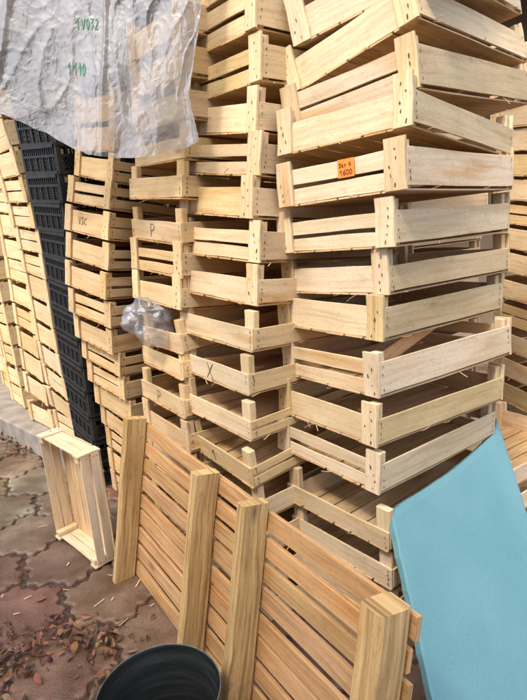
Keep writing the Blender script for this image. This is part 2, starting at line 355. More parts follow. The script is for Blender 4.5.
POSES = {
 'dims': {'A': [0.416, 0.5982], 'B': [0.416, 0.5982], 'D': [0.416, 0.5982], 'C': [0.36, 0.54], 'K': [0.34, 0.52], 'L3': [0.34, 0.5], 'L2': [0.34, 0.5], 'L1': [0.34, 0.5], 'G': [0.416, 0.5982]},
 'Hs': {'A': 0.125, 'B': 0.125, 'D': 0.123, 'C': 0.114, 'K': 0.13, 'L3': 0.134, 'L2': 0.137, 'L1': 0.15, 'G': 0.13},
 'stacks': {
  'A': [
   (0.453, 1.397, 0.6505, 0.9049, -0.1238, 0.0762),
   (0.4757, 1.3944, 0.5245, 0.9049, -0.1548, 0.0953),
   (0.4187, 1.4014, 0.4326, 0.7941, -0.2272, 0.0092),
   (0.4134, 1.3786, 0.2762, 0.7864, -0.0921, 0.0431),
   (0.3843, 1.3426, 0.1883, 0.7789, -0.0321, -0.0879),
   (0.3686, 1.3397, 0.0466, 0.745, -0.0355, -0.0136),
   (0.3482, 1.3723, -0.0887, 0.7002, -0.0359, -0.0051),
   (0.3389, 1.404, -0.2136, 0.6514, -0.042, -0.0105),
   (0.32, 1.4015, -0.3368, 0.6593, 0.0035, -0.0181),
   (0.3012, 1.3728, -0.485, 0.5874, -0.0312, -0.0001),
   (0.2866, 1.3558, -0.6194, 0.6161, -0.001, -0.0331),
   (0.2899, 1.3548, -0.7579, 0.667, 0.0369, -0.0268),
   (0.3117, 1.3417, -0.93, 0.673, 0.0164, 0.015),
   (0.3209, 1.3518, -1.0616, 0.673, 0.0082, 0.015),
   (0.3256, 1.3568, -1.1937, 0.673, 0.0041, 0.0266),
   (0.3279, 1.3593, -1.326, 0.673, 0.002, 0.0133),
  ],
  'B': [
   (0.0673, 1.6323, 0.7657, 0.54, 0.0511, -0.0399),
   (0.0577, 1.636, 0.6381, 0.54, 0.0639, -0.0498),
   (0.0456, 1.6406, 0.5107, 0.54, 0.0798, -0.0623),
   (0.0517, 1.64, 0.3785, 0.5805, 0.0597, -0.0363),
   (0.0261, 1.6474, 0.2449, 0.5702, 0.143, -0.0672),
   (0.0276, 1.6277, 0.1242, 0.7016, 0.1258, -0.0697),
   (-0.0044, 1.6287, 0.0067, 0.6394, 0.097, -0.0845),
   (0.0091, 1.6094, -0.1218, 0.7031, 0.0748, -0.0744),
   (-0.0085, 1.5972, -0.2472, 0.6964, 0.0597, -0.078),
   (-0.0296, 1.5856, -0.3843, 0.6653, 0.0468, -0.0493),
   (-0.0508, 1.578, -0.5182, 0.6102, 0.0167, -0.0203),
   (-0.0547, 1.5631, -0.6612, 0.6252, 0.0229, 0.0185),
   (-0.0577, 1.5634, -0.82, 0.5737, 0.0093, 0.124),
   (-0.0451, 1.573, -0.9459, 0.5737, 0.0047, 0.062),
   (-0.0388, 1.5778, -1.0724, 0.5737, 0.0023, 0.031),
   (-0.0356, 1.5802, -1.1992, 0.5737, 0.0012, 0.0155),
   (-0.034, 1.5814, -1.326, 0.5737, 0.0006, 0.0078),
  ],
  'D': [
   (-0.1784, 1.8536, 0.5866, 0.588, 0.0285, -0.0357),
   (-0.1856, 1.8543, 0.4608, 0.588, 0.0357, -0.0446),
   (-0.1945, 1.855, 0.3352, 0.588, 0.0446, -0.0557),
   (-0.2057, 1.856, 0.2097, 0.588, 0.0557, -0.0697),
   (-0.2275, 1.8479, 0.088, 0.6253, 0.0715, -0.0877),
   (-0.2443, 1.8583, -0.063, 0.5997, 0.0749, -0.0114),
   (-0.2569, 1.859, -0.1727, 0.6143, 0.0617, -0.0519),
   (-0.2736, 1.8606, -0.282, 0.5968, 0.0355, -0.0862),
   (-0.281, 1.87, -0.4411, 0.5116, -0.0547, 0.0713),
   (-0.2894, 1.8616, -0.5356, 0.5374, -0.0187, -0.0549),
   (-0.2952, 1.8477, -0.6748, 0.5668, -0.0195, -0.0242),
   (-0.2942, 1.8428, -0.8071, 0.5781, -0.0139, -0.0195),
   (-0.2953, 1.84, -0.9368, 0.5781, -0.007, -0.0097),
   (-0.2959, 1.8386, -1.0665, 0.5781, -0.0035, -0.0049),
   (-0.2962, 1.8379, -1.1963, 0.5781, -0.0017, -0.0024),
   (-0.2963, 1.8375, -1.326, 0.5781, 0.0, 0.0),
  ],
  'C': [
   (-0.4984, 2.2267, 0.4157, 0.7088, 0.1223, -0.082),
   (-0.5188, 2.2324, 0.3006, 0.7088, 0.1529, -0.1024),
   (-0.544, 2.2394, 0.1866, 0.7088, 0.1911, -0.128),
   (-0.5659, 2.227, 0.0855, 0.7741, 0.1663, -0.1474),
   (-0.5865, 2.2241, -0.033, 0.7914, 0.1624, -0.1254),
   (-0.6057, 2.2298, -0.1531, 0.779, 0.1651, -0.1097),
   (-0.6329, 2.2348, -0.2713, 0.7597, 0.1508, -0.0854),
   (-0.6315, 2.2452, -0.3943, 0.7744, 0.1409, -0.0539),
   (-0.6447, 2.2684, -0.515, 0.7234, 0.1248, -0.0205),
   (-0.6307, 2.2888, -0.6211, 0.7327, 0.119, -0.0443),
   (-0.6285, 2.3018, -0.7328, 0.7226, 0.0926, -0.0411),
   (-0.6176, 2.3156, -0.852, 0.7096, 0.0849, -0.0279),
   (-0.6214, 2.3307, -0.972, 0.6641, 0.0873, -0.019),
   (-0.6167, 2.3391, -1.0931, 0.6543, 0.0731, 0.0028),
   (-0.6217, 2.3461, -1.2094, 0.6543, 0.0365, 0.0014),
   (-0.6242, 2.3496, -1.326, 0.6543, 0.0183, 0.0007),
  ],
  'K': [
   (-0.8222, 2.4628, 0.6462, 0.7962, 0.0762, 0.069),
   (-0.8233, 2.4797, 0.5143, 0.7962, 0.0953, 0.0863),
   (-0.8245, 2.5008, 0.3829, 0.7962, 0.1191, 0.1079),
   (-0.8349, 2.5172, 0.2653, 0.7782, 0.0971, 0.0727),
   (-0.8457, 2.5313, 0.1414, 0.7549, 0.0823, 0.0558),
   (-0.8539, 2.5473, 0.0111, 0.7315, 0.0912, 0.049),
   (-0.8628, 2.5657, -0.1177, 0.6994, 0.0986, 0.0373),
   (-0.8753, 2.5819, -0.2443, 0.6765, 0.1108, 0.0144),
   (-0.8858, 2.5957, -0.3751, 0.6621, 0.1069, 0.0138),
   (-0.8933, 2.6076, -0.508, 0.6546, 0.098, 0.0222),
   (-0.8988, 2.619, -0.6448, 0.6498, 0.0916, 0.0296),
   (-0.9035, 2.6308, -0.7815, 0.6454, 0.0887, 0.0343),
   (-0.9079, 2.6433, -0.9179, 0.64, 0.0886, 0.0361),
   (-0.9124, 2.6566, -1.0537, 0.6335, 0.0901, 0.0354),
   (-0.9152, 2.6693, -1.1901, 0.6311, 0.0887, 0.0378),
   (-0.9181, 2.6817, -1.326, 0.6311, 0.02, 0.0189),
  ],
  'L3': [
   (-1.1602, 2.7852, 0.5688, 0.6378, 0.0176, 0.1274),
   (-1.1447, 2.8004, 0.4335, 0.6378, 0.022, 0.1592),
   (-1.1291, 2.8085, 0.304, 0.6764, 0.0453, 0.1224),
   (-1.1161, 2.821, 0.174, 0.7013, 0.0679, 0.0937),
   (-1.1067, 2.8364, 0.0448, 0.7156, 0.0897, 0.0634),
   (-1.0985, 2.8533, -0.0855, 0.7209, 0.098, 0.0436),
   (-1.1078, 2.8686, -0.219, 0.6961, 0.107, 0.0307),
   (-1.1158, 2.8825, -0.3542, 0.6769, 0.1091, 0.0256),
   (-1.1217, 2.8933, -0.488, 0.6696, 0.1084, 0.0257),
   (-1.1244, 2.9028, -0.6245, 0.6695, 0.1077, 0.0337),
   (-1.1235, 2.9141, -0.7639, 0.6695, 0.1142, 0.0469),
   (-1.1179, 2.9261, -0.9081, 0.6808, 0.1293, 0.072),
   (-1.1079, 2.9416, -1.0606, 0.7066, 0.1647, 0.1178),
   (-1.1079, 2.9627, -1.186, 0.7164, 0.02, 0.02),
  ],
  'L2': [
   (-1.351, 3.0948, 0.5457, 0.6436, 0.0265, 0.0907),
   (-1.3411, 3.108, 0.4067, 0.6436, 0.0331, 0.1134),
   (-1.3325, 3.1172, 0.275, 0.6671, 0.062, 0.0701),
   (-1.3278, 3.1289, 0.1406, 0.6817, 0.0798, 0.0464),
   (-1.3254, 3.1413, 0.0054, 0.694, 0.0912, 0.0296),
   (-1.3253, 3.1511, -0.1296, 0.716, 0.099, 0.0135),
   (-1.3266, 3.1608, -0.2644, 0.7362, 0.1062, -0.0036),
   (-1.3381, 3.1719, -0.413, 0.7227, 0.1078, -0.0038),
   (-1.3475, 3.1831, -0.5619, 0.7121, 0.1104, -0.0053),
   (-1.3544, 3.192, -0.7119, 0.7138, 0.1126, -0.0045),
   (-1.3568, 3.2007, -0.865, 0.7223, 0.115, 0.0055),
   (-1.3555, 3.2079, -1.0217, 0.7481, 0.1245, 0.0232),
   (-1.3497, 3.2176, -1.186, 0.7882, 0.02, 0.02),
  ],
  'L1': [
   (-1.7837, 3.7203, 0.4967, 0.6716, -0.0117, 0.0137),
   (-1.7802, 3.7202, 0.3438, 0.6716, -0.0146, 0.0172),
   (-1.7759, 3.72, 0.1908, 0.6716, -0.0183, 0.0215),
   (-1.7705, 3.7199, 0.0379, 0.6716, -0.0228, 0.0268),
   (-1.7638, 3.7196, -0.1149, 0.6716, -0.0285, 0.0336),
   (-1.76, 3.7192, -0.2659, 0.6713, -0.02, 0.0219),
   (-1.7571, 3.7209, -0.4185, 0.6626, -0.0141, 0.0158),
   (-1.7543, 3.7229, -0.5715, 0.6524, -0.0124, 0.0131),
   (-1.7505, 3.7238, -0.7247, 0.6457, -0.0148, 0.0126),
   (-1.7458, 3.7215, -0.8777, 0.6504, -0.0189, 0.0118),
   (-1.7404, 3.7164, -1.0312, 0.6646, -0.0236, 0.0129),
   (-1.7334, 3.7126, -1.186, 0.6744, 0.0, 0.02),
  ],
  'G': [
   (1.3504, 2.5, 0.5887, 0.2981, 0.0657, 0.1145),
   (1.3652, 2.5158, 0.4575, 0.2981, 0.0822, 0.1431),
   (1.3835, 2.5355, 0.3272, 0.2981, 0.1027, 0.1788),
   (1.3987, 2.5509, 0.2179, 0.3083, 0.1023, 0.115),
   (1.4127, 2.5647, 0.0933, 0.3221, 0.1228, 0.0866),
   (1.4256, 2.5759, -0.0253, 0.3369, 0.1243, 0.0513),
   (1.4367, 2.584, -0.1466, 0.3515, 0.1242, 0.0233),
   (1.4471, 2.5901, -0.2748, 0.3649, 0.1254, 0.0136),
   (1.4569, 2.5951, -0.405, 0.3782, 0.1333, 0.0036),
   (1.4663, 2.5992, -0.5515, 0.3915, 0.1424, -0.0015),
   (1.475, 2.6019, -0.697, 0.4049, 0.145, -0.0086),
   (1.4836, 2.6038, -0.8496, 0.419, 0.1572, -0.002),
   (1.4928, 2.6064, -1.0058, 0.4345, 0.1717, 0.0126),
   (1.5028, 2.61, -1.1617, 0.4526, 0.1808, 0.0293),
   (1.5148, 2.616, -1.326, 0.4758, 0.02, 0.02),
  ],
 }}

# ------------------------------------------------------------------ setting: paving, joints, ledge, wall
def make_ground():
    m, n, l, b = new_mat('joint_soil', .95)
    tc = N(n, 'ShaderNodeTexCoord'); t = N(n, 'ShaderNodeTexNoise'); t.inputs['Scale'].default_value = 60; t.inputs['Detail'].default_value = 8; l.new(tc.outputs['Object'], t.inputs[0])
    r = ramp(n, [(0.35, (0.035, 0.02, 0.014)), (0.6, (0.085, 0.05, 0.033)), (0.75, (0.15, 0.095, 0.06))]); l.new(t.outputs[0], r.inputs[0]); l.new(r.outputs[0], b.inputs['Base Color'])
    bp = N(n, 'ShaderNodeBump'); bp.inputs['Distance'].default_value = .01; l.new(t.outputs[0], bp.inputs['Height']); l.new(bp.outputs[0], b.inputs['Normal'])
    g = MB(); K_ = 60
    g.raw([(-K_, -K_, -.012), (K_, -K_, -.012), (K_, K_, -.012), (-K_, K_, -.012)], [(0, 1, 2, 3)])
    tag(g.build('ground', m), kind='structure')
    # slabs
    m, n, l, b = new_mat('paving_slab_concrete', .5)
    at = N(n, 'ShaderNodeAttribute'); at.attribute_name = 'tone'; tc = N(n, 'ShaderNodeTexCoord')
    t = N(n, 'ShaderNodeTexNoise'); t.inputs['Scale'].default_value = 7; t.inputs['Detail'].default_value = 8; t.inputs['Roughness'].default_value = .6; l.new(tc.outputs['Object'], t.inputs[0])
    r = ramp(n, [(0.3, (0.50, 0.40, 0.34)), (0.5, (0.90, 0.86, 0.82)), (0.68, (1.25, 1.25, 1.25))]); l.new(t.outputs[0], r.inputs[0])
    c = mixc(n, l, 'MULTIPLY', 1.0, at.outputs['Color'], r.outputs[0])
    t3 = N(n, 'ShaderNodeTexNoise'); t3.inputs['Scale'].default_value = 3.2; t3.inputs['Detail'].default_value = 5; l.new(tc.outputs['Object'], t3.inputs[0])
    r3 = ramp(n, [(0.46, (0, 0, 0)), (0.60, (1, 1, 1))]); l.new(t3.outputs[0], r3.inputs[0])
    f3 = N(n, 'ShaderNodeMath', operation='MULTIPLY'); f3.inputs[1].default_value = .55; l.new(r3.outputs[0], f3.inputs[0])
    c = mixc(n, l, 'MIX', f3.outputs[0], c, (0.10, 0.060, 0.040))
    t2 = N(n, 'ShaderNodeTexNoise'); t2.inputs['Scale'].default_value = 160; t2.inputs['Detail'].default_value = 4; l.new(tc.outputs['Object'], t2.inputs[0])
    r2 = ramp(n, [(0.32, (0.55, 0.52, 0.5)), (0.5, (1, 1, 1)), (.72, (1.1, 1.09, 1.08))]); l.new(t2.outputs[0], r2.inputs[0])
    c = mixc(n, l, 'MULTIPLY', .7, c, r2.outputs[0]); l.new(c, b.inputs['Base Color'])
    rr = ramp(n, [(0.4, (0.32,)*3), (0.62, (0.75,)*3)]); l.new(t.outputs[0], rr.inputs[0]); l.new(rr.outputs[0], b.inputs['Roughness'])
    ad = N(n, 'ShaderNodeMath', operation='MULTIPLY_ADD'); l.new(t2.outputs[0], ad.inputs[0]); ad.inputs[1].default_value = .5; l.new(t.outputs[0], ad.inputs[2])
    bp = N(n, 'ShaderNodeBump'); bp.inputs['Strength'].default_value = .5; bp.inputs['Distance'].default_value = .012; l.new(ad.outputs[0], bp.inputs['Height']); l.new(bp.outputs[0], b.inputs['Normal'])
    s = .196; rnd = random.Random(11); verts = []; faces = []; tones = []
    rot = math.radians(17); cr_, sr_ = math.cos(rot), math.sin(rot)
    for q in range(-26, 27):
        for w in range(-26, 27):
            cx = s*math.sqrt(3)*(q+w/2); cy = s*1.5*w
            wx, wy = cx*cr_-cy*sr_ + 0, cx*sr_+cy*cr_+2.0
            if not (-4.5 < wx < 3.2 and .3 < wy < 5.2): continue
            ox, oy, tilt1, tilt2 = rnd.uniform(-.004, .004), rnd.uniform(-.004, .004), rnd.uniform(-.012, .012), rnd.uniform(-.012, .012)
            pts = []
            for k in range(6):
                a0 = math.radians(60*k+30); a1 = math.radians(60*k+90)
                p0 = Vector((math.cos(a0)*s, math.sin(a0)*s, 0)); p1 = Vector((math.cos(a1)*s, math.sin(a1)*s, 0))
                d = (p1-p0); nn = Vector((d.y, -d.x, 0)).normalized()
                for j in range(20):
                    t_ = j/20
                    off = .016*math.sin(2*math.pi*t_) + .010*math.sin(6*math.pi*t_)
                    pts.append(p0+d*t_+nn*off)
            sc = .922; base = len(verts); n_ = len(pts)
            red = rnd.random() < .65
            tone = (rnd.uniform(.155, .19), rnd.uniform(.098, .115), rnd.uniform(.062, .073)) if red else (rnd.uniform(.16, .19), rnd.uniform(.122, .14), rnd.uniform(.085, .10))
            if wx < -.9 and wy > 2.25: tone = (tone[0]*1.15, tone[1]*1.4, tone[2]*1.55)
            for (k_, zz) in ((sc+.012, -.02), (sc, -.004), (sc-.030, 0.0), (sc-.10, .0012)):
                for i_, p in enumerate(pts):
                    jx = 1+.012*math.sin(i_*2.3+q)+.006*rnd.uniform(-1, 1)
                    x, y = p.x*k_*jx+cx+ox, p.y*k_*jx+cy+oy
                    z = zz + (p.x*tilt1+p.y*tilt2)
                    verts.append((x*cr_-y*sr_, x*sr_+y*cr_+2.0, z))
            x, y = cx+ox, cy+oy
            verts.append((x*cr_-y*sr_, x*sr_+y*cr_+2.0, .0014)); ctr = len(verts)-1
            for L_ in range(3):
                for i in range(n_):
                    i2 = (i+1) % n_; faces.append((base+L_*n_+i, base+L_*n_+i2, base+(L_+1)*n_+i2, base+(L_+1)*n_+i))
            for i in range(n_): faces.append((base+3*n_+i, base+3*n_+(i+1) % n_, ctr))
            tones += [tuple(c*.8 for c in tone)]*n_+[tuple(c*1.35+.015 for c in tone)]*n_+[tuple(c*1.25 for c in tone)]*n_+[tone]*(n_+1)  # bevel rings painted lighter, for worn edges and their wet sheen
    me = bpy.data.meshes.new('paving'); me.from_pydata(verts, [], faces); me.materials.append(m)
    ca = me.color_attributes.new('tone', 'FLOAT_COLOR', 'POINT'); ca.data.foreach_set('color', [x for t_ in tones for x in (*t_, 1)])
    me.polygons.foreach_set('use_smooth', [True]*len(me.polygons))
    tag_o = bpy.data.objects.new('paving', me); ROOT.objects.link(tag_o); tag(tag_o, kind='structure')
make_ground()

def prism(name, poly, z0, z1, mat, sub=0, jitter=0):
    mb = MB(); n_ = len(poly); vs = [(x, y, z0) for x, y in poly]+[(x, y, z1) for x, y in poly]
    fs = [tuple(range(n_-1, -1, -1)), tuple(range(n_, 2*n_))]+[(i, (i+1) % n_, n_+(i+1) % n_, n_+i) for i in range(n_)]
    mb.raw(vs, fs); return mb.build(name, mat)
led = prism('concrete_ledge', [(-1.10, 2.80), (-.85, 3.05), (-2.3, 4.9), (-3.8, 5.0), (-3.2, 4.45), (-2.10, 3.80), (-1.40, 3.12)], -.01, .138, M_CONC)
bv = led.modifiers.new('soft_edges', 'BEVEL'); bv.width = .012; bv.segments = 3
tag(led, 'low rough grey concrete ledge carrying the crate stacks at far left', 'ledge')
wl_ = prism('added_back_wall', [(-5.5, 6.3), (4.5, 4.6), (4.53, 4.8), (-5.47, 6.5)], -.01, 3.6, M_WALL)  # wall added behind the gaps to keep back light out
tag(wl_, 'added dark plaster wall behind the crate stacks, closing off back light', 'wall')

rf = MB()  # unseen roof, added to darken the rear of the stacks
nrf = 60; vs = []
for i in range(nrf+1):
    x = -5.6+10.2*i/nrf; zc = .03*math.sin(i*1.9)
    for (y, z) in ((3.5, 3.1), (7.0, 3.75)): vs.append((x, y, z+zc)); vs.append((x, y, z+zc+.01))
fs = []
for i in range(nrf):
    a_ = i*4; fs += [(a_, a_+4, a_+6, a_+2), (a_+1, a_+3, a_+7, a_+5), (a_, a_+1, a_+5, a_+4), (a_+2, a_+6, a_+7, a_+3)]
rf.raw(vs, fs); tag(rf.build('added_shade_roof', M_ROOF), 'added unseen grey corrugated roof, there to darken the rear crate stacks', 'roof')
sh = Vector((SUN_DIR.x, SUN_DIR.y)).normalized(); tp = Vector((-sh.y, sh.x)); c0 = sh*5.0  # unseen wall, added to block the sun from the lower crates
pl = [c0-tp*5.0, c0+tp*5.0, c0+tp*5.0+sh*.3, c0-tp*5.0+sh*.3]
tag(prism('added_sun_blocker', [(p.x, p.y) for p in pl], -.01, 8.9, M_BLOCKER), 'added unseen pale wall behind the viewer, keeping sun off the lower crates', 'wall')

# ------------------------------------------------------------------ crate stacks
ORD = ['topmost', 'second', 'third', 'fourth', 'fifth', 'sixth', 'seventh', 'eighth', 'ninth', 'tenth', 'eleventh', 'twelfth', 'thirteenth', 'fourteenth', 'fifteenth', 'sixteenth', 'seventeenth']
STACK = {
 'A': ('front right stack behind the blue board', 'crates in the front right stack', (1.0, .985, .96)),
 'B': ('middle stack just left of the orange-tag stack', 'crates in the middle stack', (1.0, .96, .88)),
 'D': ('narrow stack with the crumpled film ball', 'crates in the narrow stack', (.98, .89, .75)),
 'C': ('leaning stack just right of black crates', 'crates in the leaning stack', (.95, .84, .70)),
 'L3': ('stack touching black crates on their left', 'crates in the left row', (1.0, .965, .89)),
 'L2': ('second stack left of the black crates', 'crates in the left row', (1.02, .97, .86)),
 'L1': ('third stack left of the black crates', 'crates in the left row', (1.02, .97, .86)),
 'L0': ('fourth stack left of the black crates', 'crates in the left row', (1.02, .97, .86)),
 'E': ('stack hidden behind the front right stack', 'crates in the rear stacks', (.9, .84, .76)),
 'F': ('stack hidden behind the middle stack', 'crates in the rear stacks', (.9, .84, .76)),
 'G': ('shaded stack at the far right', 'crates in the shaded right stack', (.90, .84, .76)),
 'J': ('low stack right of the blue board', 'crates in the low right stack', (1.0, .97, .92)),
}
# per crate: kind A = corner posts outside the end boards, B = boards outside; two end boards?; two side boards?; writing; board height
SPEC = {
 'A': {3: dict(u=1, hb=.80), 4: dict(hb=.66), 5: dict(u=1, hb=.80, tagp=1), 6: dict(u=1, hb=.72), 7: dict(hb=.62), 8: dict(hb=.74), 9: dict(u=1, hb=.80), 10: dict(hb=.66), 11: dict(u=1, hb=.72),
       12: dict(k='B', hb=.5), 13: dict(k='B', hb=.55), 14: dict(k='B'), 15: dict(k='B')},
 'B': {2: dict(u=1, hb=.88), 3: dict(u=1, hb=.76), 5: dict(u=1, hb=.72), 7: dict(u=1, hb=.74), 8: dict(hb=.64), 9: dict(k='B', hb=.58), 10: dict(k='B', hb=.56, t=('X', .25, .012, .05)), 11: dict(k='B', v=1, hb=.54),
       12: dict(k='B', v=1, hb=.60, t=('1', .26, .015, .04)), 13: dict(k='B', hb=.6), 14: dict(k='B'), 15: dict(k='B'), 16: dict(k='B')},
 'D': {3: dict(k='B', hb=.6), 4: dict(k='B', hb=.62), 5: dict(k='B', hb=.62, t=('P', .24, .02, .045)), 6: dict(u=1, hb=.7), 7: dict(hb=.62), 8: dict(k='B', hb=.6), 9: dict(k='B', hb=.58), 10: dict(k='B', hb=.58, t=('P', .25, .015, .045)), 11: dict(hb=.6)},
 'C': {3: dict(u=1, v=1, hb=.78), 4: dict(hb=.82, t=('VZC', .25, .04, .030)), 5: dict(hb=.74), 9: dict(u=1, v=1), 10: dict(u=1)},
 'L3': {}, 'L2': {}, 'L1': {}, 'L0': {}, 'G': {}, 'J': {}, 'E': {}, 'F': {},
}
NOTE = {('A', 5): 'pale wooden crate wearing the orange price tag, above a two-board crate', ('B', 10): 'wooden crate with a large X inked on its end board',
        ('D', 5): 'wooden crate marked P, above the crumpled film', ('D', 10): 'wooden crate marked P, below the crumpled film',
        ('C', 4): 'small wooden crate with three inked letters on its end board', ('B', 12): 'wooden crate marked with an inked stroke like a 1, near the pallet top'}
FIRST = {'A': 1, 'B': 2, 'D': 3, 'C': 2, 'K': 2, 'L3': 2, 'L2': 1, 'L1': 4, 'L0': 3, 'G': 2, 'J': 0, 'E': 0, 'F': 0}   # first crate that shows in the photo
BAR = POSES['dims']; HS = POSES['Hs']
# two stacks not reached by the main table
def column_poses(x, y, z, yaw, n, h, seed, lean=(0, 0)):
    r_ = random.Random(seed)
    return [(x+r_.uniform(-.008, .008)+lean[0]*(n-1-i), y+r_.uniform(-.008, .008)+lean[1]*(n-1-i), z+(h+.002)*(n-1-i), yaw+r_.uniform(-.03, .03), r_.uniform(-.006, .006), r_.uniform(-.006, .006)) for i in range(n)]
ST = dict(POSES['stacks'])
ST['L0'] = column_poses(-2.02, 4.16, -1.19, .66, 12, .15, 5, (-.008, .0)); BAR['L0'] = (.34, .5); HS['L0'] = .15
ST['J'] = column_poses(.90, 1.87, -1.326, .62, 3, .123, 8); BAR['J'] = (.41, .58); HS['J'] = .123
ST['E'] = column_poses(.64, 2.33, -1.326, .66, 14, .127, 31); BAR['E'] = (.41, .58); HS['E'] = .127
ST['F'] = column_poses(.09, 2.66, -1.326, .66, 14, .127, 32); BAR['F'] = (.41, .58); HS['F'] = .127
for name in ('A', 'B', 'D', 'C', 'L3', 'L2', 'L1', 'L0', 'G', 'J', 'E', 'F'):
    desc, grp, tint = STACK[name]; a, b_ = BAR[name]; rs = random.Random('stack'+name)
    for i, c in enumerate(ST[name]):
        rnd = random.Random(name+str(i)); sp_ = SPEC[name].get(i, {})
        left = name[0] == 'L'
        two_u = sp_.get('u', 1 if (left and rnd.random() < .5) or (name in 'CG' and i not in (4, 5) and rnd.random() < .3) else 0)
        two_v = sp_.get('v', 1 if name == 'C' and rnd.random() < .4 else 0)
        root = empty('wooden_crate', mat=frame_matrix(c))
        g_ = rnd.uniform(.93, 1.03)
        if name in 'CDB' and rnd.random() < .3: g_ *= .93
        tn = (tint[0]*g_, tint[1]*g_*rnd.uniform(.98, 1.01), tint[2]*g_*rnd.uniform(.94, 1.03))
        bl = .72 if (name == 'A' and i < 4) else b_
        crate_parts(root, a, bl, HS[name], sp_.get('k', 'A'), two_u, two_v, rnd, tn, text=sp_.get('t'), hb=sp_.get('hb', rnd.uniform(.78, .92) if left else rnd.uniform(.72, .84) if name in 'CG' else None), gapw=.006 if left else None)
        k = i-FIRST[name]
        face = ('two-board' if two_u else 'single-board') + (' end' if sp_.get('k', 'A') == 'A' else ' end, boards outside its posts')
        if (name, i) in NOTE: lab = NOTE[(name, i)]
        elif k < 0: lab = f'crate {("just", "two", "three", "four")[-k-1]} above the topmost shown in {desc}'
        else: lab = f'wooden crate, {ORD[k]} from top in {desc}' if k else f'topmost wooden crate in {desc}'
        tag(root, lab, 'crate', grp)
        if sp_.get('tagp'):
            pt = MB(); pt.box((-.0030, .147, .054), Z, Y, X, .046, .053, .0012)
            po = pt.build('price_tag', M_TAG, root); pi = MB()
            writing(pi, 'Zkr 4', (-.0032, .195, .080), -Y, Z, -X, .010, .9, .0017); writing(pi, '1600', (-.0032, .193, .060), -Y, Z, -X, .013, .8, .0019)
            pi.build('tag_writing', M_TAGINK, po)

# ------------------------------------------------------------------ black plastic crates
def black_face(L, h, o, ax, nrm, name, root):
    mb = MB(); o = Vector(o); t = .006; n_ = Vector(nrm)
    def bar(x0, z0, x1, z1, w, th=t):
        p = o+Vector(ax)*x0+Z*z0; q = o+Vector(ax)*x1+Z*z1; d = (q-p); L_ = d.length; d.normalize(); s_ = n_.cross(d)
        mb.box(p-s_*w/2, d, s_, n_, L_, w, th)
    bar(0, .007, L, .007, .014, .012); bar(0, h-.010, L, h-.010, .016, .014); bar(0, h*.60, L, h*.60, .010, .009)
    k = 5
    for i in range(k+1): bar(L*i/k, .0, L*i/k, h*.6, .010, .009)
    m_ = 15
    for i in range(m_+1): bar(L*i/m_, h*.6, L*i/m_, h-.012, .009)
    # fine diamond mesh in the lower field
    st = .021; hh = h*.6-.02; x = -hh
    while x < L:
        for s in (0, 1):
            xa, xb = x, x+hh; za, zb = (.014, .014+hh) if s == 0 else (.014+hh, .014)
            ta = max(0, -xa/hh); tb = min(1, (L-xa)/hh)
            if tb > ta: bar(xa+hh*ta, za+(zb-za)*ta, xa+hh*tb, za+(zb-za)*tb, .0048, .004)
        x += st
    return mb.build(name, M_BLACK, root)
def make_black(a, b, h):
    root = empty('plastic_crate')
    black_face(a-.02, h, (0, .01, 0), Y, (-1, 0, 0), 'end_panel', root); black_face(a-.02, h, (b, .01, 0), Y, (1, 0, 0), 'end_panel', root)
    black_face(b-.02, h, (.01, 0, 0), X, (0, -1, 0), 'side_panel', root); black_face(b-.02, h, (.01, a, 0), X, (0, 1, 0), 'side_panel', root)
    for x in (-.008, b-.012):
        for y in (-.008, a-.012):
            mp = MB(); mp.box((x, y, .002), X, Y, Z, .02, .02, h-.004); mp.build('post', M_BLACK, root)
    mf = MB(); mf.box((0, 0, 0), X, Y, Z, b, a, .003)
    for i in range(9): mf.box((0, a*(i+.5)/9-.004, .003), X, Y, Z, b, .008, .004)
    mf.build('base_grid', M_BLACK, root)
    return root
def copy_thing(src):
    c = src.copy(); ROOT.objects.link(c)
    for ch in list(src.children):
        d = ch.copy(); ROOT.objects.link(d); d.parent = c
        for g in list(ch.children): e = g.copy(); ROOT.objects.link(e); e.parent = d
    return c
kb = None
for i, c in enumerate(ST['K']):
    o = kb = make_black(*BAR['K'], HS['K']) if i == 0 else copy_thing(kb)
    o.matrix_world = frame_matrix(c); k = i-FIRST['K']
    tag(o, f'black lattice crate, {ORD[k]} from the top of the black stack' if k >= 0 else f'black lattice crate, {"just" if k == -1 else "two"} above the top black one shown', 'plastic crate', 'black crates in the leaning plastic stack')

# ------------------------------------------------------------------ crate standing on end
root = empty('wooden_crate', mat=None)
vv = Vector((.010, -.035, 1)).normalized(); uu = Vector((-.715, .70, .01)); uu = (uu-vv*uu.dot(vv)).normalized(); ww = vv.cross(uu)
m_ = Matrix((vv, uu, ww)).transposed().to_4x4(); m_.translation = Vector((-.680, 2.018, .012)); root.matrix_world = m_
crate_parts(root, .345, .485, .100, 'A', 1, 1, random.Random(77), (1.1, 1.09, 1.08), hb=.9, gapw=.005)
tag(root, 'pale wooden crate standing on its short end on the paving, opening to the left', 'crate')

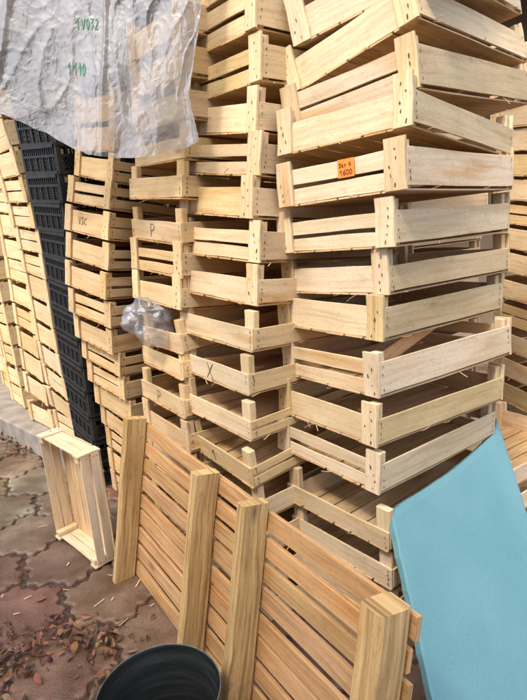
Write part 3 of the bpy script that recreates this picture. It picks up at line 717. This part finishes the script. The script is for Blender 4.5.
# ------------------------------------------------------------------ pallet on its edge
th = math.radians(11.7)
dv = Vector((.5388, -.8424, 0)); nn0 = Vector((-.8424, -.5388, 0)); ev = (Z*math.cos(th)-nn0*math.sin(th)); nv = nn0*math.cos(th)+Z*math.sin(th)
O = Vector((-.573, 1.885, .004))
root = empty('wooden_pallet', O); rnd = random.Random(4)
def loc(s, e, p): return dv*s+ev*e+nv*p
NS = 9; pitch = .0700
for i in range(NS):
    mb = MB(); e0 = .006+i*pitch
    mb.board(loc(-.03, e0+rnd.uniform(-.002, .002), -.016), dv, ev, nv, 1.342+rnd.uniform(-.006, .008), pitch-rnd.uniform(.015, .022), .013, 9, rnd.uniform(-.001, .003), .0012, rnd, rag=.004)
    for s in (-.025, .555, .82, 1.285): nails(mb, [(loc(s+rnd.uniform(-.01, .01), e0+.02, .0004), ev, dv), (loc(s+rnd.uniform(-.01, .01), e0+.045, .0004), ev, dv)], nv, rnd)
    g_ = rnd.uniform(.88, 1.1); mb.build('slat', [M_PAL, M_NAIL], root, color=(g_, g_*rnd.uniform(.96, 1.03), g_*rnd.uniform(.9, 1.05)))
for s, wd_, hh in ((0.0, .038, .640), (.580, .036, .630), (.843, .038, .642), (1.310, .058, .630)):
    mb = MB(); mb.board(loc(s-wd_, -.019, .001), ev, dv, nv, hh+.019, wd_, .080, 16, rnd.uniform(-.003, .003), .0032, rnd)
    g_ = rnd.uniform(.95, 1.08); o = mb.build('beam', [M_BEAM], root, color=(g_, g_, g_*.97))
tag(root, 'wooden pallet on its long edge, slats and upright beams, leaning on the crate stacks', 'pallet')

# ------------------------------------------------------------------ blue board
TL, TR = Vector((.326, 1.340, .488)), Vector((.846, 1.715, .562)); BL = Vector((.362, .966, .010))
ax = (TR-TL); ax.z = 0; W_ = ax.length; ax.normalize(); up = (TL-BL); up = (up-ax*up.dot(ax)).normalized(); nrm = ax.cross(up).normalized()
H0 = (TL-BL).length; shear = (TL-BL).dot(ax)
def top(x):
    t = x/W_; e = H0+(TR.z-TL.z)*t*1.02
    e -= .016*math.sin(math.pi*min(1, max(0, (t-.12)/.88)))**1.0 * (1 if t > .12 else 0)
    e += .055*max(0, (t-.90)/.10)**1.5*.5
    if t < .05: e -= .012*(1-t/.05)**2
    return e
mb = MB(); nx, ny = 60, 30; T_ = .024; vs = []; rnd = random.Random(3)
for side in (0, 1):
    for j in range(ny+1):
        for i in range(nx+1):
            x = W_*i/nx; e = top(x)*j/ny; sh = shear*(j/ny)
            if i in (0, nx): x += .0016*math.sin(j*1.7)+rnd.uniform(-.0012, .0012)
            if j == ny: e += rnd.uniform(-.0010, .0010)
            q = .0025*math.sin(3*x/W_+2*e)+.0012*noise.noise(Vector((x*9, e*9, 0)))
            edge = min(i, nx-i, ny-j if j > ny-1 else 9)
            inset = .0025 if (i in (0, nx) or j == ny) else 0
            x *= .93+.07*j/ny
            vs.append(ax*(x+sh)+up*e+nrm*((q-inset) if side == 0 else (q-T_+inset)))
nrow = nx+1; NV = nrow*(ny+1); fs = []
for j in range(ny):
    for i in range(nx):
        a_ = j*nrow+i; fs.append((a_, a_+1, a_+1+nrow, a_+nrow)); fs.append((NV+a_, NV+a_+nrow, NV+a_+1+nrow, NV+a_+1))
for j in range(ny):
    a_ = j*nrow; fs.append((a_, a_+nrow, NV+a_+nrow, NV+a_)); a_ = j*nrow+nx; fs.append((a_, NV+a_, NV+a_+nrow, a_+nrow))
for i in range(nx):
    a_ = ny*nrow+i; fs.append((a_, a_+1, NV+a_+1, NV+a_)); fs.append((i, NV+i, NV+i+1, i+1))
mb.raw(vs, fs); o = mb.build('blue_board', M_BLUE, smooth=False); o.location = BL
if nrm.y > 0: o.location = BL
tag(o, 'light blue painted foam board with a curved top edge leaning against the crates', 'board')

# ------------------------------------------------------------------ bucket
def lathe(prof, seg=96, jit=0, rnd=random):
    mb = MB(); vs = []; n_ = len(prof)
    for k in range(seg):
        a_ = 2*math.pi*k/seg; wob = 1+.006*math.sin(2*a_+.5)
        for (r_, z) in prof: vs.append((r_*wob*math.cos(a_), r_*wob*math.sin(a_), z))
    fs = [(k*n_+i, ((k+1) % seg)*n_+i, ((k+1) % seg)*n_+i+1, k*n_+i+1) for k in range(seg) for i in range(n_-1)]
    mb.raw(vs, fs); return mb
root = empty('bucket', (-.312, 1.078, .002))
prof = [(0, .004), (.10, .004), (.112, .001), (.118, .004), (.135, .12), (.141, .19), (.1465, .236), (.1490, .238), (.1500, .244), (.1495, .2485), (.1480, .2495), (.1465, .248), (.1455, .238),
        (.1440, .222), (.1415, .219), (.1395, .205), (.1385, .203), (.1365, .16), (.1352, .158), (.132, .10), (.131, .098), (.122, .03), (.115, .012), (.08, .010), (0, .010)]
lathe(prof).build('pail', M_BUCKET, root, smooth=True)
mr = lathe([(.1496, .2445), (.1500, .2475), (.1490, .2508), (.1478, .2508), (.1468, .2490)]); mr.build('rim', M_RIM, root, smooth=True)
tag(root, 'black plastic bucket on the paving in front of the pallet', 'bucket')

# ------------------------------------------------------------------ hanging polythene
RT = [(-1.076,2.271,2.498),(-.891,2.184,2.445),(-.774,2.126,2.409),(-.616,2.043,2.359),(-.485,1.971,2.315),(-.38,1.909,2.279),(-.28,1.847,2.242),(-.186,1.785,2.206),(-.112,1.733,2.176),(-.067,1.70,2.157)]
RM = [(-1.104,2.25,2.139),(-.923,2.167,2.099),(-.835,2.126,2.08),(-.669,2.043,2.042),(-.532,1.971,2.009),(-.429,1.913,1.983),(-.327,1.853,1.957),(-.228,1.791,1.93),(-.152,1.741,1.909),(-.11,1.712,1.897)]
RN = [(-1.144,2.25,1.954),(-.96,2.167,1.905),(-.874,2.126,1.872),(-.707,2.043,1.82),(-.567,1.971,1.782),(-.472,1.919,1.759),(-.37,1.861,1.737),(-.276,1.805,1.722),(-.206,1.762,1.713),(-.166,1.737,1.717)]
RB = [(-1.16,2.25,1.874),(-.978,2.167,1.814),(-.891,2.126,1.78),(-.728,2.043,1.694),(-.593,1.971,1.616),(-.498,1.919,1.58),(-.386,1.857,1.559),(-.278,1.795,1.554),(-.192,1.743,1.565),(-.142,1.712,1.577)]
def row(R_, u):
    x = u*(len(R_)-1); i = min(len(R_)-2, int(x)); t = x-i
    P = [Vector(R_[max(0, i-1)]), Vector(R_[i]), Vector(R_[i+1]), Vector(R_[min(len(R_)-1, i+2)])]
    return .5*((2*P[1])+(-P[0]+P[2])*t+(2*P[0]-5*P[1]+4*P[2]-P[3])*t*t+(-P[0]+3*P[1]-3*P[2]+P[3])*t**3)
NRM = Vector((-.56, -.83, 0)).normalized()
def sheet(u, v):
    rs_ = (row(RT, u), row(RM, u), row(RN, u), row(RB, u)); kn = (0, .52, .82, 1)
    i = 0 if v < kn[1] else 1 if v < kn[2] else 2; t = (v-kn[i])/(kn[i+1]-kn[i]); p = rs_[i].lerp(rs_[i+1], t)
    # hanging folds, creases and crumple
    f = .020*noise.noise(Vector((u*5.5+v*1.6, v*1.1, 3)))+.006*abs(noise.noise(Vector((u*11-v*2.5, v*1.6, 7))))
    r1 = 1-abs(noise.noise(Vector((u*8+2.5*v, v*3-u*2, 1)))*2); r2 = 1-abs(noise.noise(Vector((u*22-v*9, v*8+u*7, 5)))*2)
    f += .0036*max(0, r1)**5+.0013*max(0, r2)**5+.0006*noise.noise(Vector((u*60, v*50, 0)))
    for c0, sl in ((.30, -.10), (.56, .02)): f += .007*math.exp(-((u-c0-sl*v)/.010)**2)
    return p+NRM*f+Z*(.004*noise.noise(Vector((u*30, 9, 0))) if v > .97 else 0)
mb = MB(); nu, nv_ = 230, 200
vs = [sheet(i/nu, j/nv_) for j in range(nv_+1) for i in range(nu+1)]
fs = [(j*(nu+1)+i, j*(nu+1)+i+1, (j+1)*(nu+1)+i+1, (j+1)*(nu+1)+i) for j in range(nv_) for i in range(nu)]
mb.raw(vs, fs); so = mb.build('plastic_sheet', M_POLY, smooth=True)
tag(so, 'crumpled milky plastic sheet hanging over the tops of the left stacks', 'plastic sheet')
mi = MB(); rnd = random.Random(9)
def stroke_on_sheet(u0, v0, u1, v1, w):
    n_ = 4
    for k in range(n_):
        p = sheet(u0+(u1-u0)*k/n_, v0+(v1-v0)*k/n_)+NRM*.0012; q = sheet(u0+(u1-u0)*(k+1)/n_, v0+(v1-v0)*(k+1)/n_)+NRM*.0012
        d = q-p; L_ = d.length
        if L_ < 1e-5: continue
        d.normalize(); s_ = NRM.cross(d); mi.box(p-s_*w/2, d, s_, NRM, L_, w, .0008)
def print_row(txt, u0, v0, su, sv):
    x = u0
    for ch in txt:
        for st in GLYPH[ch]:
            for p, q in zip(st, st[1:]): stroke_on_sheet(x+p[0]*su, v0-p[1]*sv, x+q[0]*su, v0-q[1]*sv, .0035)
        x += su*.9
print_row('1V0Z2', .445, .555, .022, .042); mi.build('green_print', M_GREEN, so)
mi = MB(); print_row('1110', .415, .735, .02, .05); mi.build('green_print', M_GREEN, so)

# crumpled film in the narrow stack
mb = MB(); vs = []; nr, ns_ = 70, 70
for j in range(nr+1):
    ph = math.pi*j/nr
    for i in range(ns_):
        th_ = 2*math.pi*i/ns_; d = Vector((math.sin(ph)*math.cos(th_), math.sin(ph)*math.sin(th_), math.cos(ph)))
        r_ = 1+.45*noise.noise(d*1.5+Vector((2, 1, 0)))+.16*(1-abs(noise.noise(d*2.2)*2))+.05*(1-abs(noise.noise(d*5+Vector((4, 0, 0)))*2))+.008*noise.noise(d*12)
        vs.append(Vector((d.x*.090, d.y*.060, d.z*.075))*r_)
fs = [(j*ns_+i, j*ns_+(i+1) % ns_, (j+1)*ns_+(i+1) % ns_, (j+1)*ns_+i) for j in range(nr) for i in range(ns_)]
mb.raw(vs, fs); o = mb.build('crumpled_film', M_BAG, smooth=True); o.location = (-.425, 2.02, EYE-.340); o.rotation_euler = (0, .25, -.5)
tag(o, 'crumpled ball of clear plastic film stuffed between crates of the narrow stack', 'plastic film')

# ------------------------------------------------------------------ fallen leaves
m, n, l, b = new_mat('dry_leaf', .65); M_LEAF = m
at = N(n, 'ShaderNodeAttribute'); at.attribute_name = 'tone'; l.new(at.outputs['Color'], b.inputs['Base Color'])
def leaves(name, spots, rnd):
    verts = []; faces = []; tones = []
    for (cx, cy, sx, sy, cnt, pile) in spots:
        for _ in range(cnt):
            x, y = rnd.gauss(cx, sx), rnd.gauss(cy, sy); dd = math.hypot((x-cx)/sx, (y-cy)/sy)
            z = .006+pile*max(0, 1-dd/2.2)*rnd.random()
            L = rnd.choice((rnd.uniform(.008, .020), rnd.uniform(.016, .030), rnd.uniform(.024, .044))); W = L*rnd.uniform(.35, .62); yaw = rnd.uniform(0, 6.28); pit, rol = rnd.gauss(0, .35), rnd.gauss(0, .45); cup = rnd.choice((rnd.uniform(-.2, .4), rnd.uniform(.2, 1.0))); curl = rnd.uniform(-1.6, 1.6)
            mt = Matrix.Rotation(yaw, 3, 'Z') @ Matrix.Rotation(pit, 3, 'Y') @ Matrix.Rotation(rol, 3, 'X'); base = len(verts)
            k = rnd.random(); tone = ((.19, .088, .038), (.13, .06, .028), (.24, .13, .062), (.085, .042, .023))[int(k*4)]
            tone = tuple(c*rnd.uniform(.8, 1.2) for c in tone); zs = []
            loc_ = []
            for i in range(6):
                t = i/5; wd = W*.5*math.sin(math.pi*min(1, t*.94+.05))**.8*(1+rnd.uniform(-.12, .12)); xx = (t-.5)*L; zc = curl*(t-.5)**2*L
                for s_ in (-1, 0, 1):
                    loc_.append(mt @ Vector((xx, s_*wd, zc+abs(s_)*wd*cup)))
            mz = min(p.z for p in loc_)
            for p in loc_: verts.append((x+p.x, y+p.y, z+p.z-mz)); tones.append(tone)
            for i in range(5):
                for s_ in (0, 1): a_ = base+i*3+s_; faces.append((a_, a_+3, a_+4, a_+1))
    me = bpy.data.meshes.new(name); me.from_pydata(verts, [], faces); me.materials.append(M_LEAF)
    ca = me.color_attributes.new('tone', 'FLOAT_COLOR', 'POINT'); ca.data.foreach_set('color', [c for t in tones for c in (*t, 1)])
    o = bpy.data.objects.new(name, me); ROOT.objects.link(o); tag(o, 'drift of dry brown fallen leaves lying on the paving', 'leaves', kind='stuff')
rnd = random.Random(21)
leaves('fallen_leaves', [(-.85, 1.56, .12, .05, 110, .02), (-.66, 1.53, .09, .05, 60, .02), (-.93, 1.45, .08, .08, 110, .02), (-.53, 1.40, .05, .06, 22, .01), (-.45, 1.32, .06, .05, 10, .006),
                         (-1.78, 3.44, .13, .06, 110, .05), (-1.62, 3.26, .07, .05, 50, .03), (-1.35, 2.6, .35, .4, 14, 0), (-.6, 1.75, .2, .15, 12, 0), (-.95, 1.30, .14, .1, 110, .015), (-1.95, 3.5, .1, .1, 50, .04)], rnd)
# wood splinters shed by the crates
mb = MB()
for _ in range(18):
    x, y = rnd.gauss(-.68, .30), rnd.gauss(1.75, .28); a_ = rnd.uniform(0, 3.14); L = rnd.uniform(.012, .05)
    d = Vector((math.cos(a_), math.sin(a_), rnd.uniform(-.03, .05))).normalized(); mb.box((x, y, .006), d, Z.cross(d).normalized(), Z, L, rnd.uniform(.0015, .004), .0015)
tag(mb.build('wood_splinters', M_WOOD), 'pale wood splinters scattered over the paving by the pallet', 'splinters', kind='stuff')

# loose board jutting out of a crate in the front right stack
fm = frame_matrix(ST['A'][9]); mb = MB(); rnd = random.Random(6)
p0 = Vector((.03, .035, .060)); p1 = Vector((.50, .13, .138)); d = (p1-p0); L_ = d.length; d.normalize(); sd = Vector((-d.y, d.x, 0)).normalized(); u3 = d.cross(sd).normalized()
mb.board(p0, d, u3, sd, L_, .042, .007, 8, .004, .0012, rnd)
o = mb.build('loose_board', M_SLAT, color=(1.1, .92, .72)); o.matrix_world = fm
tag(o, 'loose reddish board slanting up inside a crate under the tilted crate', 'board')
